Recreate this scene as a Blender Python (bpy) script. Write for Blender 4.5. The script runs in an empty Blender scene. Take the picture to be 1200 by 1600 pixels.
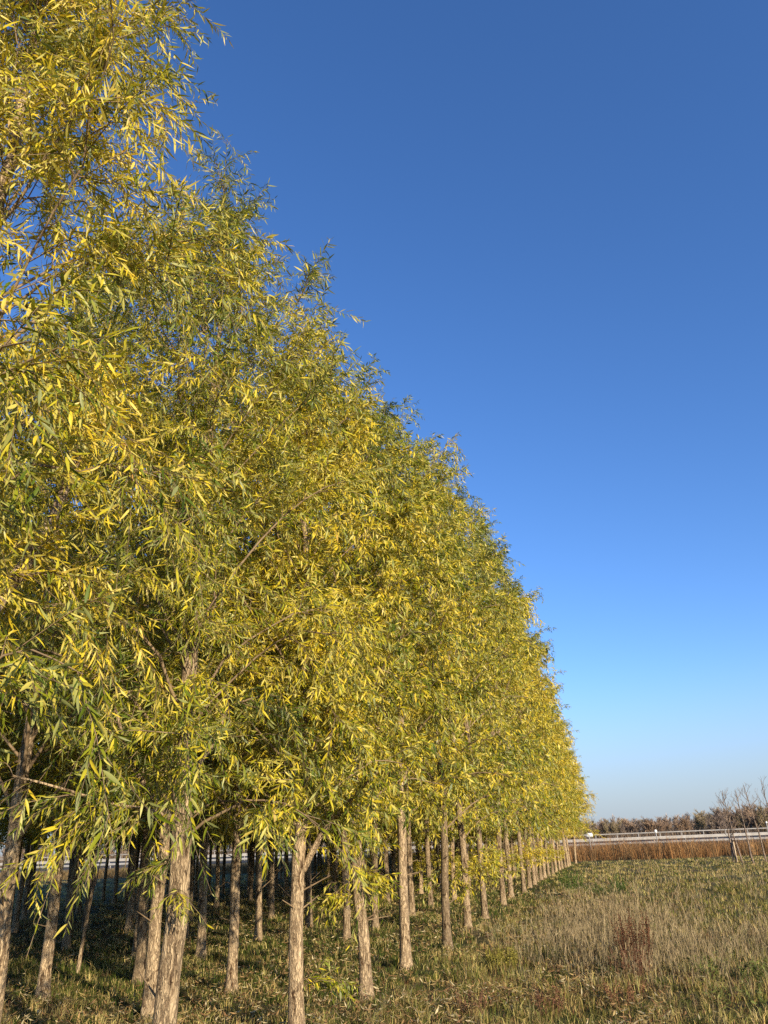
import bpy, math, random
import numpy as np
from mathutils import Matrix, Vector

SC = bpy.context.scene
COL = SC.collection
rad = math.radians

# ------------------------------------------------------------------ camera
CAM_H, PITCH, ROLL = 1.6, rad(23.48), rad(2.1)
camd = bpy.data.cameras.new('camera')
camd.sensor_fit = 'VERTICAL'; camd.sensor_height = 36.0; camd.lens = 27.05
camd.clip_start = 0.05; camd.clip_end = 9000
cam = bpy.data.objects.new('camera', camd); COL.objects.link(cam); SC.camera = cam
_r = Vector((1, 0, 0)); _u = Vector((0, -math.sin(PITCH), math.cos(PITCH))); _f = Vector((0, math.cos(PITCH), math.sin(PITCH)))
_R = _r*math.cos(ROLL) - _u*math.sin(ROLL); _U = _r*math.sin(ROLL) + _u*math.cos(ROLL)
cam.matrix_world = Matrix(((_R.x, _U.x, -_f.x, 0), (_R.y, _U.y, -_f.y, 0), (_R.z, _U.z, -_f.z, CAM_H), (0, 0, 0, 1)))

# ------------------------------------------------------------------ world and sun
SUN_EL, SUN_AZ = rad(17), rad(147)          # azimuth clockwise from +Y, seen from above
world = bpy.data.worlds.new('World'); SC.world = world; world.use_nodes = True
wn = world.node_tree; wn.nodes.clear()
sky = wn.nodes.new('ShaderNodeTexSky'); sky.sky_type = 'NISHITA'; sky.sun_disc = False
sky.sun_elevation = SUN_EL; sky.sun_rotation = SUN_AZ
sky.altitude = 0; sky.air_density = 1.0; sky.dust_density = 0.25; sky.ozone_density = 5.0
hs = wn.nodes.new('ShaderNodeHueSaturation'); hs.inputs['Saturation'].default_value = 1.1; hs.inputs['Value'].default_value = 1.0
wb = wn.nodes.new('ShaderNodeMix'); wb.data_type = 'RGBA'; wb.blend_type = 'MULTIPLY'; wb.inputs[0].default_value = 1; wb.inputs[7].default_value = (1.14, .97, 1.06, 1)
wt = wn.nodes.new('ShaderNodeTexCoord'); wx = wn.nodes.new('ShaderNodeSeparateXYZ'); wn.links.new(wt.outputs['Generated'], wx.inputs[0])
wr = wn.nodes.new('ShaderNodeMapRange'); wr.interpolation_type = 'SMOOTHSTEP'; wr.inputs[1].default_value = -.02; wr.inputs[2].default_value = .20; wr.inputs[3].default_value = .95; wr.inputs[4].default_value = 0
wn.links.new(wx.outputs['Z'], wr.inputs[0])
wh = wn.nodes.new('ShaderNodeMix'); wh.data_type = 'RGBA'; wh.inputs[7].default_value = (1.78, 2.18, 2.6, 1); wn.links.new(wr.outputs[0], wh.inputs[0])   # pale haze low in the sky, all round
bg = wn.nodes.new('ShaderNodeBackground'); bg.inputs['Strength'].default_value = 0.142
wo = wn.nodes.new('ShaderNodeOutputWorld')
wn.links.new(sky.outputs[0], hs.inputs['Color']); wn.links.new(hs.outputs[0], wb.inputs[6]); wn.links.new(wb.outputs[2], wh.inputs[6]); wn.links.new(wh.outputs[2], bg.inputs[0]); wn.links.new(bg.outputs[0], wo.inputs[0])
sl = bpy.data.lights.new('sun', 'SUN'); sl.energy = 5.0; sl.angle = rad(0.53); sl.color = (1.0, 0.86, 0.66)
sun = bpy.data.objects.new('sun', sl); COL.objects.link(sun)
sdir = Vector((math.sin(SUN_AZ)*math.cos(SUN_EL), math.cos(SUN_AZ)*math.cos(SUN_EL), math.sin(SUN_EL)))
sun.rotation_euler = sdir.to_track_quat('Z', 'Y').to_euler(); sun.location = sdir*30

SC.view_settings.view_transform = 'Standard'; SC.view_settings.look = 'None'
SC.view_settings.exposure = 0.68; SC.view_settings.gamma = 1.0; SC.view_settings.use_curve_mapping = False
SC.render.engine = 'CYCLES'
cy = SC.cycles
cy.max_bounces = 6; cy.diffuse_bounces = 3; cy.glossy_bounces = 2; cy.transmission_bounces = 4; cy.transparent_max_bounces = 4
cy.use_denoising = False; cy.caustics_reflective = False; cy.caustics_refractive = False

# ------------------------------------------------------------------ helpers
def mesh_np(name, V, quads=None, tris=None, mat=None, attrs=None, smooth=False):
    me = bpy.data.meshes.new(name)
    V = np.asarray(V, dtype=np.float32).reshape(-1, 3)
    quads = np.zeros((0, 4), np.int32) if quads is None else np.asarray(quads, np.int32).reshape(-1, 4)
    tris = np.zeros((0, 3), np.int32) if tris is None else np.asarray(tris, np.int32).reshape(-1, 3)
    me.vertices.add(len(V)); me.vertices.foreach_set('co', V.ravel())
    nl = quads.size + tris.size; nf = len(quads) + len(tris)
    me.loops.add(nl); me.loops.foreach_set('vertex_index', np.concatenate([quads.ravel(), tris.ravel()]).astype(np.int32))
    me.polygons.add(nf)
    st = np.concatenate([np.arange(len(quads))*4, quads.size + np.arange(len(tris))*3]).astype(np.int32)
    me.polygons.foreach_set('loop_start', st)
    if smooth: me.polygons.foreach_set('use_smooth', np.ones(nf, bool))
    me.update(calc_edges=True)
    for k, a in (attrs or {}).items():
        a = np.asarray(a, np.float32)
        if a.ndim == 2:
            at = me.attributes.new(k, 'FLOAT_COLOR', 'POINT')
            at.data.foreach_set('color', np.concatenate([a, np.ones((len(a), 1), np.float32)], 1).ravel())
        else:
            at = me.attributes.new(k, 'FLOAT', 'POINT'); at.data.foreach_set('value', a)
    if mat: me.materials.append(mat)
    return me

def link(name, me, parent=None, loc=None, label=None, cat=None, group=None, kind=None):
    o = bpy.data.objects.new(name, me); COL.objects.link(o)
    if loc is not None: o.location = loc
    if parent: o.parent = parent
    if label: o['label'] = label
    if cat: o['category'] = cat
    if group: o['group'] = group
    if kind: o['kind'] = kind
    return o

def norm(a): return a/np.maximum(np.linalg.norm(a, axis=-1, keepdims=True), 1e-9)

def tubes(P, Rr, S=3, cap=False):
    """P (N,K,3) curves, Rr (N,K) radii -> verts, quads"""
    N, K, _ = P.shape
    T = np.gradient(P, axis=1) if K > 2 else np.repeat(P[:, 1:]-P[:, :1], 2, 1); T = norm(T)
    ov = norm(P[:, -1]-P[:, 0]); ref = np.where(np.abs(ov[:, 2:3]) > .8, np.array([[1., 0, 0]]), np.array([[0., 0, 1]]))
    ref = np.repeat(ref[:, None], K, 1)
    A = norm(np.cross(T, ref)); B = np.cross(T, A)
    th = np.arange(S)*2*np.pi/S
    ring = A[:, :, None]*np.cos(th)[None, None, :, None] + B[:, :, None]*np.sin(th)[None, None, :, None]
    V = P[:, :, None] + ring*Rr[:, :, None, None]
    idx = np.arange(N*K*S).reshape(N, K, S)
    a = idx[:, :-1]; b = idx[:, 1:]
    q = np.stack([a, np.roll(a, -1, 2), np.roll(b, -1, 2), b], -1).reshape(-1, 4)
    return V.reshape(-1, 3), q

class Geo:
    def __init__(s): s.V = []; s.Q = []; s.T = []; s.A = {}; s.n = 0
    def add(s, V, q=None, t=None, **at):
        V = np.asarray(V).reshape(-1, 3)
        if q is not None and len(q): s.Q.append(np.asarray(q)+s.n)
        if t is not None and len(t): s.T.append(np.asarray(t)+s.n)
        for k, v in at.items(): s.A.setdefault(k, []).append(np.broadcast_to(v, (len(V),)+np.shape(v)[1:]) if np.ndim(v) else np.full(len(V), v))
        s.V.append(V); s.n += len(V)
    def box(s, x0, x1, y0, y1, z0, z1, **at):
        V = [(x, y, z) for x in (x0, x1) for y in (y0, y1) for z in (z0, z1)]
        s.add(V, [(0, 1, 3, 2), (4, 6, 7, 5), (0, 4, 5, 1), (2, 3, 7, 6), (0, 2, 6, 4), (1, 5, 7, 3)], **at)
    def mesh(s, name, mat, smooth=False):
        return mesh_np(name, np.concatenate(s.V), np.concatenate(s.Q) if s.Q else None, np.concatenate(s.T) if s.T else None, mat,
                       {k: np.concatenate(v) for k, v in s.A.items()}, smooth)

def vnoise(x, y, seed=0):
    x = np.asarray(x, float); y = np.asarray(y, float)
    xi = np.floor(x).astype(np.int64); yi = np.floor(y).astype(np.int64)
    fx = x-xi; fy = y-yi; fx = fx*fx*(3-2*fx); fy = fy*fy*(3-2*fy)
    def h(i, j):
        n = (i*374761393 + j*668265263 + seed*2147483) & 0xffffffff
        n = ((n ^ (n >> 13))*1274126177) & 0xffffffff
        return ((n ^ (n >> 16)) & 0xffff)/65535.
    return (h(xi, yi)*(1-fx)+h(xi+1, yi)*fx)*(1-fy) + (h(xi, yi+1)*(1-fx)+h(xi+1, yi+1)*fx)*fy
def fbm(x, y, seed=0): return .5*vnoise(x, y, seed)+.3*vnoise(x*2.1, y*2.1, seed+5)+.2*vnoise(x*4.3, y*4.3, seed+9)

def ground_h(x, y):
    d = np.sqrt(np.asarray(x)**2+np.asarray(y)**2)
    return (.10*(fbm(np.asarray(x)*.35+50, np.asarray(y)*.35+50, 3)-.5) + .05*(vnoise(np.asarray(x)*1.6+9, np.asarray(y)*1.6+9, 4)-.5))*np.clip((90-d)/40, 0, 1)

# row frame: s along the row of trees, n to the left of the front row
RA = rad(14.63); AX = np.array([math.sin(RA), math.cos(RA)]); NN = np.array([-AX[1], AX[0]])
def sn(s, n): p = AX*s + NN*(3.02+n); return float(p[0]), float(p[1])
def to_sn(x, y): return AX[0]*x+AX[1]*y, NN[0]*x+NN[1]*y-3.02

# ------------------------------------------------------------------ materials
def new_mat(name):
    m = bpy.data.materials.new(name); m.use_nodes = True; nt = m.node_tree; nt.nodes.clear()
    return m, nt, nt.nodes.new, nt.links.new

def leaf_material(name, warm=0.0):
    m, nt, N, L = new_mat(name)
    at = N('ShaderNodeAttribute'); at.attribute_name = 'tone'
    ramp = N('ShaderNodeValToRGB'); e = ramp.color_ramp.elements
    cols = [(0.0, (.038, .068, .008)), (.3, (.10, .145, .010)), (.52, (.29, .295, .015)), (.72, (.63, .51, .030)), (.94, (.72, .51, .035)), (1.0, (.38, .20, .035))]
    e[0].position = 0; e[0].color = (*cols[0][1], 1); e[1].position = 1; e[1].color = (*cols[-1][1], 1)
    for p, c in cols[1:-1]:
        x = e.new(p); x.color = (*c, 1)
    oi = N('ShaderNodeObjectInfo'); om = N('ShaderNodeMapRange'); om.inputs[3].default_value = -.10; om.inputs[4].default_value = .06; L(oi.outputs['Random'], om.inputs[0])
    oa = N('ShaderNodeMath'); oa.operation = 'ADD'; oa.use_clamp = True; L(at.outputs['Fac'], oa.inputs[0]); L(om.outputs[0], oa.inputs[1])
    L(oa.outputs[0], ramp.inputs[0])
    geo = N('ShaderNodeNewGeometry')
    mixb = N('ShaderNodeMix'); mixb.data_type = 'RGBA'
    mul = N('ShaderNodeMath'); mul.operation = 'MULTIPLY'; mul.inputs[1].default_value = .33
    L(geo.outputs['Backfacing'], mul.inputs[0]); L(mul.outputs[0], mixb.inputs[0])
    L(ramp.outputs[0], mixb.inputs[6]); mixb.inputs[7].default_value = (.54, .51, .24, 1)
    pr = N('ShaderNodeBsdfPrincipled'); pr.inputs['Roughness'].default_value = .45; pr.inputs['Specular IOR Level'].default_value = .32
    L(mixb.outputs[2], pr.inputs['Base Color'])
    tr = N('ShaderNodeBsdfTranslucent'); L(ramp.outputs[0], tr.inputs[0])
    mx = N('ShaderNodeMixShader'); mx.inputs[0].default_value = .28
    out = N('ShaderNodeOutputMaterial')
    L(pr.outputs[0], mx.inputs[1]); L(tr.outputs[0], mx.inputs[2]); L(mx.outputs[0], out.inputs[0])
    return m

def veg_material(name, trans=.2, rough=.7):
    m, nt, N, L = new_mat(name)
    at = N('ShaderNodeAttribute'); at.attribute_name = 'col'
    pr = N('ShaderNodeBsdfPrincipled'); pr.inputs['Roughness'].default_value = rough; pr.inputs['Specular IOR Level'].default_value = .1
    tr = N('ShaderNodeBsdfTranslucent'); mx = N('ShaderNodeMixShader'); mx.inputs[0].default_value = trans
    out = N('ShaderNodeOutputMaterial')
    L(at.outputs['Color'], pr.inputs['Base Color']); L(at.outputs['Color'], tr.inputs[0])
    L(pr.outputs[0], mx.inputs[1]); L(tr.outputs[0], mx.inputs[2]); L(mx.outputs[0], out.inputs[0])
    return m

def bark_material(name, light=(.54, .405, .235), dark=(.24, .16, .09), scale=1.0, bump=.012):
    m, nt, N, L = new_mat(name)
    tc = N('ShaderNodeTexCoord')
    nz = N('ShaderNodeTexNoise'); nz.inputs['Scale'].default_value = 9; nz.inputs['Detail'].default_value = 3
    L(tc.outputs['Object'], nz.inputs['Vector'])
    sub = N('ShaderNodeVectorMath'); sub.operation = 'SCALE'; sub.inputs['Scale'].default_value = .06
    L(nz.outputs['Color'], sub.inputs[0])
    ad = N('ShaderNodeVectorMath'); ad.operation = 'ADD'; L(tc.outputs['Object'], ad.inputs[0]); L(sub.outputs[0], ad.inputs[1])
    mp = N('ShaderNodeMapping'); mp.inputs['Scale'].default_value = (58*scale, 58*scale, 10*scale); L(ad.outputs[0], mp.inputs[0])
    vo = N('ShaderNodeTexVoronoi'); vo.feature = 'DISTANCE_TO_EDGE'; vo.inputs['Scale'].default_value = 1.0; L(mp.outputs[0], vo.inputs['Vector'])
    mpc = N('ShaderNodeMapping'); mpc.inputs['Scale'].default_value = (34*scale, 34*scale, 4.5*scale); L(ad.outputs[0], mpc.inputs[0])
    nc = N('ShaderNodeTexNoise'); nc.inputs['Scale'].default_value = 1; nc.inputs['Detail'].default_value = 4; nc.inputs['Roughness'].default_value = .6; L(mpc.outputs[0], nc.inputs['Vector'])
    ns = N('ShaderNodeMath'); ns.operation = 'SUBTRACT'; ns.inputs[1].default_value = .5; L(nc.outputs[0], ns.inputs[0])
    na = N('ShaderNodeMath'); na.operation = 'ABSOLUTE'; L(ns.outputs[0], na.inputs[0])
    nm = N('ShaderNodeMapRange'); nm.inputs[1].default_value = .0; nm.inputs[2].default_value = .06; L(na.outputs[0], nm.inputs[0])
    vm = N('ShaderNodeMapRange'); vm.inputs[1].default_value = 0; vm.inputs[2].default_value = .22; vm.inputs[3].default_value = .55; L(vo.outputs['Distance'], vm.inputs[0])
    r1 = N('ShaderNodeMath'); r1.operation = 'MULTIPLY'; L(nm.outputs[0], r1.inputs[0]); L(vm.outputs[0], r1.inputs[1])
    # coarse patches of torn dark bark
    mp2 = N('ShaderNodeMapping'); mp2.inputs['Scale'].default_value = (16, 16, 3.2); L(ad.outputs[0], mp2.inputs[0])
    n2 = N('ShaderNodeTexNoise'); n2.inputs['Scale'].default_value = 1; n2.inputs['Detail'].default_value = 5; n2.inputs['Roughness'].default_value = .65; L(mp2.outputs[0], n2.inputs['Vector'])
    r2 = N('ShaderNodeValToRGB'); r2.color_ramp.elements[0].position = .35; r2.color_ramp.elements[0].color = (.22, .17, .14, 1)
    r2.color_ramp.elements[1].position = .46; r2.color_ramp.elements[1].color = (1, 1, 1, 1); L(n2.outputs[0], r2.inputs[0])
    mx = N('ShaderNodeMix'); mx.data_type = 'RGBA'; mx.inputs[6].default_value = (*dark, 1); mx.inputs[7].default_value = (*light, 1); L(r1.outputs[0], mx.inputs[0])
    n3 = N('ShaderNodeTexNoise'); n3.inputs['Scale'].default_value = 60; n3.inputs['Detail'].default_value = 3; L(tc.outputs['Object'], n3.inputs['Vector'])
    r3 = N('ShaderNodeMapRange'); r3.inputs[3].default_value = .82; r3.inputs[4].default_value = 1.15; L(n3.outputs[0], r3.inputs[0])
    m1 = N('ShaderNodeMix'); m1.data_type = 'RGBA'; m1.blend_type = 'MULTIPLY'; m1.inputs[0].default_value = 1; L(mx.outputs[2], m1.inputs[6]); L(r2.outputs[0], m1.inputs[7])
    m2 = N('ShaderNodeVectorMath'); m2.operation = 'SCALE'; L(m1.outputs[2], m2.inputs[0]); L(r3.outputs[0], m2.inputs['Scale'])
    oi = N('ShaderNodeObjectInfo'); r4 = N('ShaderNodeMapRange'); r4.inputs[3].default_value = .68; r4.inputs[4].default_value = 1.15; L(oi.outputs['Random'], r4.inputs[0])
    m3 = N('ShaderNodeVectorMath'); m3.operation = 'SCALE'; L(m2.outputs[0], m3.inputs[0]); L(r4.outputs[0], m3.inputs['Scale'])
    hsum = N('ShaderNodeMath'); hsum.operation = 'MULTIPLY_ADD'; hsum.inputs[1].default_value = .6; L(n2.outputs[0], hsum.inputs[0]); L(r1.outputs[0], hsum.inputs[2])
    bp = N('ShaderNodeBump'); bp.inputs['Strength'].default_value = 1; bp.inputs['Distance'].default_value = bump; L(hsum.outputs[0], bp.inputs['Height'])
    pr = N('ShaderNodeBsdfPrincipled'); pr.inputs['Roughness'].default_value = .9; pr.inputs['Specular IOR Level'].default_value = .15
    L(m3.outputs[0], pr.inputs['Base Color']); L(bp.outputs[0], pr.inputs['Normal'])
    out = N('ShaderNodeOutputMaterial'); L(pr.outputs[0], out.inputs[0])
    return m

def noisy_mat(name, c0, c1, scale=5, rough=.8, bump=0., metal=0., vec='Object', spec=.3):
    m, nt, N, L = new_mat(name)
    tc = N('ShaderNodeTexCoord'); nz = N('ShaderNodeTexNoise'); nz.inputs['Scale'].default_value = scale; nz.inputs['Detail'].default_value = 6
    nz.inputs['Roughness'].default_value = .65; L(tc.outputs[vec], nz.inputs['Vector'])
    rp = N('ShaderNodeValToRGB'); rp.color_ramp.elements[0].position = .35; rp.color_ramp.elements[1].position = .65
    rp.color_ramp.elements[0].color = (*c0, 1); rp.color_ramp.elements[1].color = (*c1, 1); L(nz.outputs[0], rp.inputs[0])
    pr = N('ShaderNodeBsdfPrincipled'); pr.inputs['Roughness'].default_value = rough; pr.inputs['Metallic'].default_value = metal; pr.inputs['Specular IOR Level'].default_value = spec
    L(rp.outputs[0], pr.inputs['Base Color'])
    if bump:
        b = N('ShaderNodeBump'); b.inputs['Distance'].default_value = bump; L(nz.outputs[0], b.inputs['Height']); L(b.outputs[0], pr.inputs['Normal'])
    out = N('ShaderNodeOutputMaterial'); L(pr.outputs[0], out.inputs[0])
    return m

M_LEAF = leaf_material('willow_leaf')
M_VEG = veg_material('grass_blade', .22, .6)
M_DRY = veg_material('dry_stem', .08, .85)
M_BARK = bark_material('willow_bark')
M_TWIG = noisy_mat('willow_twig', (.15, .10, .055), (.29, .205, .11), 8, .7)
M_SAPBARK = noisy_mat('sapling_bark', (.06, .045, .036), (.30, .22, .155), 14, .85)
M_GREYTREE = veg_material('bare_tree_bark', 0, .9)
M_RAIL = noisy_mat('galvanised_rail', (.24, .235, .22), (.36, .35, .33), .8, .5, 0)
M_POST = noisy_mat('rail_post', (.2, .19, .17), (.34, .32, .29), 2, .6)
M_ROAD = noisy_mat('asphalt', (.045, .045, .045), (.075, .072, .07), 1.5, .95, spec=.05)
M_BAND = noisy_mat('pale_rail', (.29, .27, .235), (.40, .375, .33), 1.2, .6)
M_WHITE = noisy_mat('sign_white', (.6, .6, .58), (.7, .7, .68), 3, .5)
M_FARGRASS = noisy_mat('embankment_grass', (.12, .10, .04), (.19, .15, .07), .3, .95)

# ------------------------------------------------------------------ ground
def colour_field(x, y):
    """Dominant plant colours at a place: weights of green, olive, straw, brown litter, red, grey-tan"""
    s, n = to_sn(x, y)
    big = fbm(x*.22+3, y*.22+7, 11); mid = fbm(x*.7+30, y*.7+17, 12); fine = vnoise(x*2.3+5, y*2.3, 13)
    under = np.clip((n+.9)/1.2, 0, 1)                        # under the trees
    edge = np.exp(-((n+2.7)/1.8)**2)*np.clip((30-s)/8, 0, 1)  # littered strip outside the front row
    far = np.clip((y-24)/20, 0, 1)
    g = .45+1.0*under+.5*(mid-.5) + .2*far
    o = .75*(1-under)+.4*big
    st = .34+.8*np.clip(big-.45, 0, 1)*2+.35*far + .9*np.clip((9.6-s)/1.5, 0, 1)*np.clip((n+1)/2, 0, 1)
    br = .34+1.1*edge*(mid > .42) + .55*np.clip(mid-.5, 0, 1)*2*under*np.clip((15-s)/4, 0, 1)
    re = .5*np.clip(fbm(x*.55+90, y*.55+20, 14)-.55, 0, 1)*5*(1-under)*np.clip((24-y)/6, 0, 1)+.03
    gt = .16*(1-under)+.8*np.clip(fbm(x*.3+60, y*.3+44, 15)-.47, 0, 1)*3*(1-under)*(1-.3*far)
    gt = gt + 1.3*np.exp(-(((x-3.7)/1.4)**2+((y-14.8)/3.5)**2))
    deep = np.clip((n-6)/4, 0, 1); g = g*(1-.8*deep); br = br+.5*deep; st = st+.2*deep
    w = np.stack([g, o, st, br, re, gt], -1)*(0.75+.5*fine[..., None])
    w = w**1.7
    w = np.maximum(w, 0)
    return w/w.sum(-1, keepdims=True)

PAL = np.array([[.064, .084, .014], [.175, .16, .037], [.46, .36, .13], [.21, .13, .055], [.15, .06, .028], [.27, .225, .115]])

def build_ground():
    a = np.linspace(-1, 1, 150); k = 7.2
    xs = np.sinh(a*k)/math.sinh(k)*4200
    b = np.linspace(0, 1, 220); ys = -60 + (np.sinh(b*6.0)/math.sinh(6.0))*4400 + b*75
    ys = np.concatenate([[-4000, -500, -150], ys])
    X, Y = np.meshgrid(xs, ys)
    Z = ground_h(X, Y)
    ny, nx = X.shape
    idx = np.arange(nx*ny).reshape(ny, nx)
    q = np.stack([idx[:-1, :-1], idx[:-1, 1:], idx[1:, 1:], idx[1:, :-1]], -1).reshape(-1, 4)
    m, nt, N, L = new_mat('soil_and_thatch')
    tc = N('ShaderNodeTexCoord')
    n1 = N('ShaderNodeTexNoise'); n1.inputs['Scale'].default_value = .35; n1.inputs['Detail'].default_value = 4
    n2 = N('ShaderNodeTexNoise'); n2.inputs['Scale'].default_value = 6; n2.inputs['Detail'].default_value = 8; n2.inputs['Roughness'].default_value = .7
    L(tc.outputs['Object'], n1.inputs[0]); L(tc.outputs['Object'], n2.inputs[0])
    r1 = N('ShaderNodeValToRGB'); r1.color_ramp.elements[0].position = .38; r1.color_ramp.elements[1].position = .62
    r1.color_ramp.elements[0].color = (.060, .068, .020, 1); r1.color_ramp.elements[1].color = (.135, .105, .045, 1); L(n1.outputs[0], r1.inputs[0])
    r2 = N('ShaderNodeMapRange'); r2.inputs[1].default_value = .3; r2.inputs[2].default_value = .7; r2.inputs[3].default_value = .45; r2.inputs[4].default_value = 1.35; L(n2.outputs[0], r2.inputs[0])
    sc = N('ShaderNodeVectorMath'); sc.operation = 'SCALE'; L(r1.outputs[0], sc.inputs[0]); L(r2.outputs[0], sc.inputs['Scale'])
    bp = N('ShaderNodeBump'); bp.inputs['Distance'].default_value = .06; L(n2.outputs[0], bp.inputs['Height'])
    pr = N('ShaderNodeBsdfPrincipled'); pr.inputs['Roughness'].default_value = 1; pr.inputs['Specular IOR Level'].default_value = .1
    L(sc.outputs[0], pr.inputs['Base Color']); L(bp.outputs[0], pr.inputs['Normal'])
    o = N('ShaderNodeOutputMaterial'); L(pr.outputs[0], o.inputs[0])
    me = mesh_np('ground', np.stack([X, Y, Z], -1).reshape(-1, 3), q, None, m, None, True)
    link('ground', me, kind='structure')
build_ground()

# ------------------------------------------------------------------ blades
def blades(rng, base, h, w, lean_dir, lean, col, mid=.55):
    """3-triangle curved blades; base (N,3), lean_dir angle, lean fraction of h"""
    n = len(base)
    ld = np.stack([np.cos(lean_dir), np.sin(lean_dir), np.zeros(n)], -1)
    fa = rng.uniform(0, np.pi, n); side = np.stack([np.cos(fa), np.sin(fa), np.zeros(n)], -1)
    up = np.array([0, 0, 1.])
    m = base + up*(h*mid)[:, None] + ld*(h*lean*.25)[:, None]
    t = base + up*(h*(1-.35*lean))[:, None] + ld*(h*lean)[:, None]
    b0 = base - up*.02
    V = np.stack([b0-side*w[:, None]/2, b0+side*w[:, None]/2, m+side*w[:, None]*.42, m-side*w[:, None]*.42, t], 1)
    i = np.arange(n)[:, None]*5
    return V.reshape(-1, 3), i+np.array([[0, 1, 2, 3]]), i+np.array([[3, 2, 4]]), np.repeat(col, 5, 0)

def scatter_polar(rng, n, d0, d1, amax=34, p=1.0):
    """places with area density ~ 1/D^(1+p)"""
    u = rng.random(n)
    D = d0*(d1/d0)**u if p == 1 else (d0**(1-p)+u*(d1**(1-p)-d0**(1-p)))**(1/(1-p))
    a = np.radians(rng.uniform(-amax, amax, n))
    return D*np.sin(a), D*np.cos(a), D

def build_grass():
    rng = np.random.default_rng(5)
    nt = 21000
    x, y, D = scatter_polar(rng, nt, 6.3, 67, 31, .9)
    keep = y < 63
    x, y, D = x[keep], y[keep], D[keep]; nt = len(x)
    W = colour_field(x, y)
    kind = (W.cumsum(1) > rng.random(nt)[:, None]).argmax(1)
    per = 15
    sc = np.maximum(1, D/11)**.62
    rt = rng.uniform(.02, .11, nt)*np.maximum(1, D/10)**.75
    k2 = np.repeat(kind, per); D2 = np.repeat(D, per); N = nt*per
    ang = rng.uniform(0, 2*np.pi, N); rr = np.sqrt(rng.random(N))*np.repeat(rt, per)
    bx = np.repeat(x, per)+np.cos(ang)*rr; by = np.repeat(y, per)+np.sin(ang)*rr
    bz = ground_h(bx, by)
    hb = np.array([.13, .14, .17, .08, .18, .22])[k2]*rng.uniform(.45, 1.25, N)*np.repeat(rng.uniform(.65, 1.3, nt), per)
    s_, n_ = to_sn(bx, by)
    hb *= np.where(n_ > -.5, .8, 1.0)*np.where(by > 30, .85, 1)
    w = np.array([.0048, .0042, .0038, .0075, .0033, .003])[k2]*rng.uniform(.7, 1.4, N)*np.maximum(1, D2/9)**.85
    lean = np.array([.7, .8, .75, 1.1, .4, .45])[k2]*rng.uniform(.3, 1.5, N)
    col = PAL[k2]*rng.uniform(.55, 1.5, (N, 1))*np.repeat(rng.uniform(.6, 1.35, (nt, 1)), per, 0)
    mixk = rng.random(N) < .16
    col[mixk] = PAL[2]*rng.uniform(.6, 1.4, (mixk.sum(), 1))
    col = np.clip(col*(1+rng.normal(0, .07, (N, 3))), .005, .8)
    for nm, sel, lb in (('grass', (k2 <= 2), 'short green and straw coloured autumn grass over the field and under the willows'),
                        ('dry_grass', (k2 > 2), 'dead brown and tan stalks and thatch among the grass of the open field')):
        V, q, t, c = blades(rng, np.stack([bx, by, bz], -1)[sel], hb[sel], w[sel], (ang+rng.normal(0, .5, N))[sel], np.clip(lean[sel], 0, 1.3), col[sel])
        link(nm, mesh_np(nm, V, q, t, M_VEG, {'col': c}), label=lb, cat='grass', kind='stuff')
build_grass()

def build_litter():
    rng = np.random.default_rng(8)
    n = 46000
    x, y, D = scatter_polar(rng, n, 7, 34, 31, .8)
    s, nn = to_sn(x, y)
    p = np.where(nn > -3.3, 1.0, .08)*(fbm(x*.8, y*.8, 31) > .44)*np.where(nn > 7, .3, 1)
    k = rng.random(n) < p; x, y, D = x[k], y[k], D[k]; n = len(x)
    z = ground_h(x, y)+rng.uniform(.02, .13, n)
    a = rng.uniform(0, 2*np.pi, n); L = rng.uniform(.05, .10, n)*np.maximum(1, D/14)**.5; w = L*rng.uniform(.14, .24, n)
    d = np.stack([np.cos(a), np.sin(a), rng.normal(0, .35, n)], -1); d = norm(d)
    sd = norm(np.stack([-np.sin(a), np.cos(a), rng.normal(0, .5, n)], -1))
    c = np.stack([x, y, z], -1)
    V = np.stack([c-d*L[:, None]/2, c+sd*w[:, None]/2, c+d*L[:, None]/2+np.array([0, 0, .01]), c-sd*w[:, None]/2], 1)
    base = np.array([[.46, .33, .13], [.34, .21, .09], [.55, .45, .25], [.24, .13, .06]])[rng.integers(0, 4, n)]
    col = base*rng.uniform(.6, 1.2, (n, 1))
    link('leaf_litter', mesh_np('leaf_litter', V, np.arange(n*4).reshape(-1, 4), None, M_DRY, {'col': np.repeat(col, 4, 0)}),
         label='fallen yellow brown willow leaves scattered in the grass by the trunks', cat='fallen leaves', kind='stuff')
build_litter()

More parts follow.
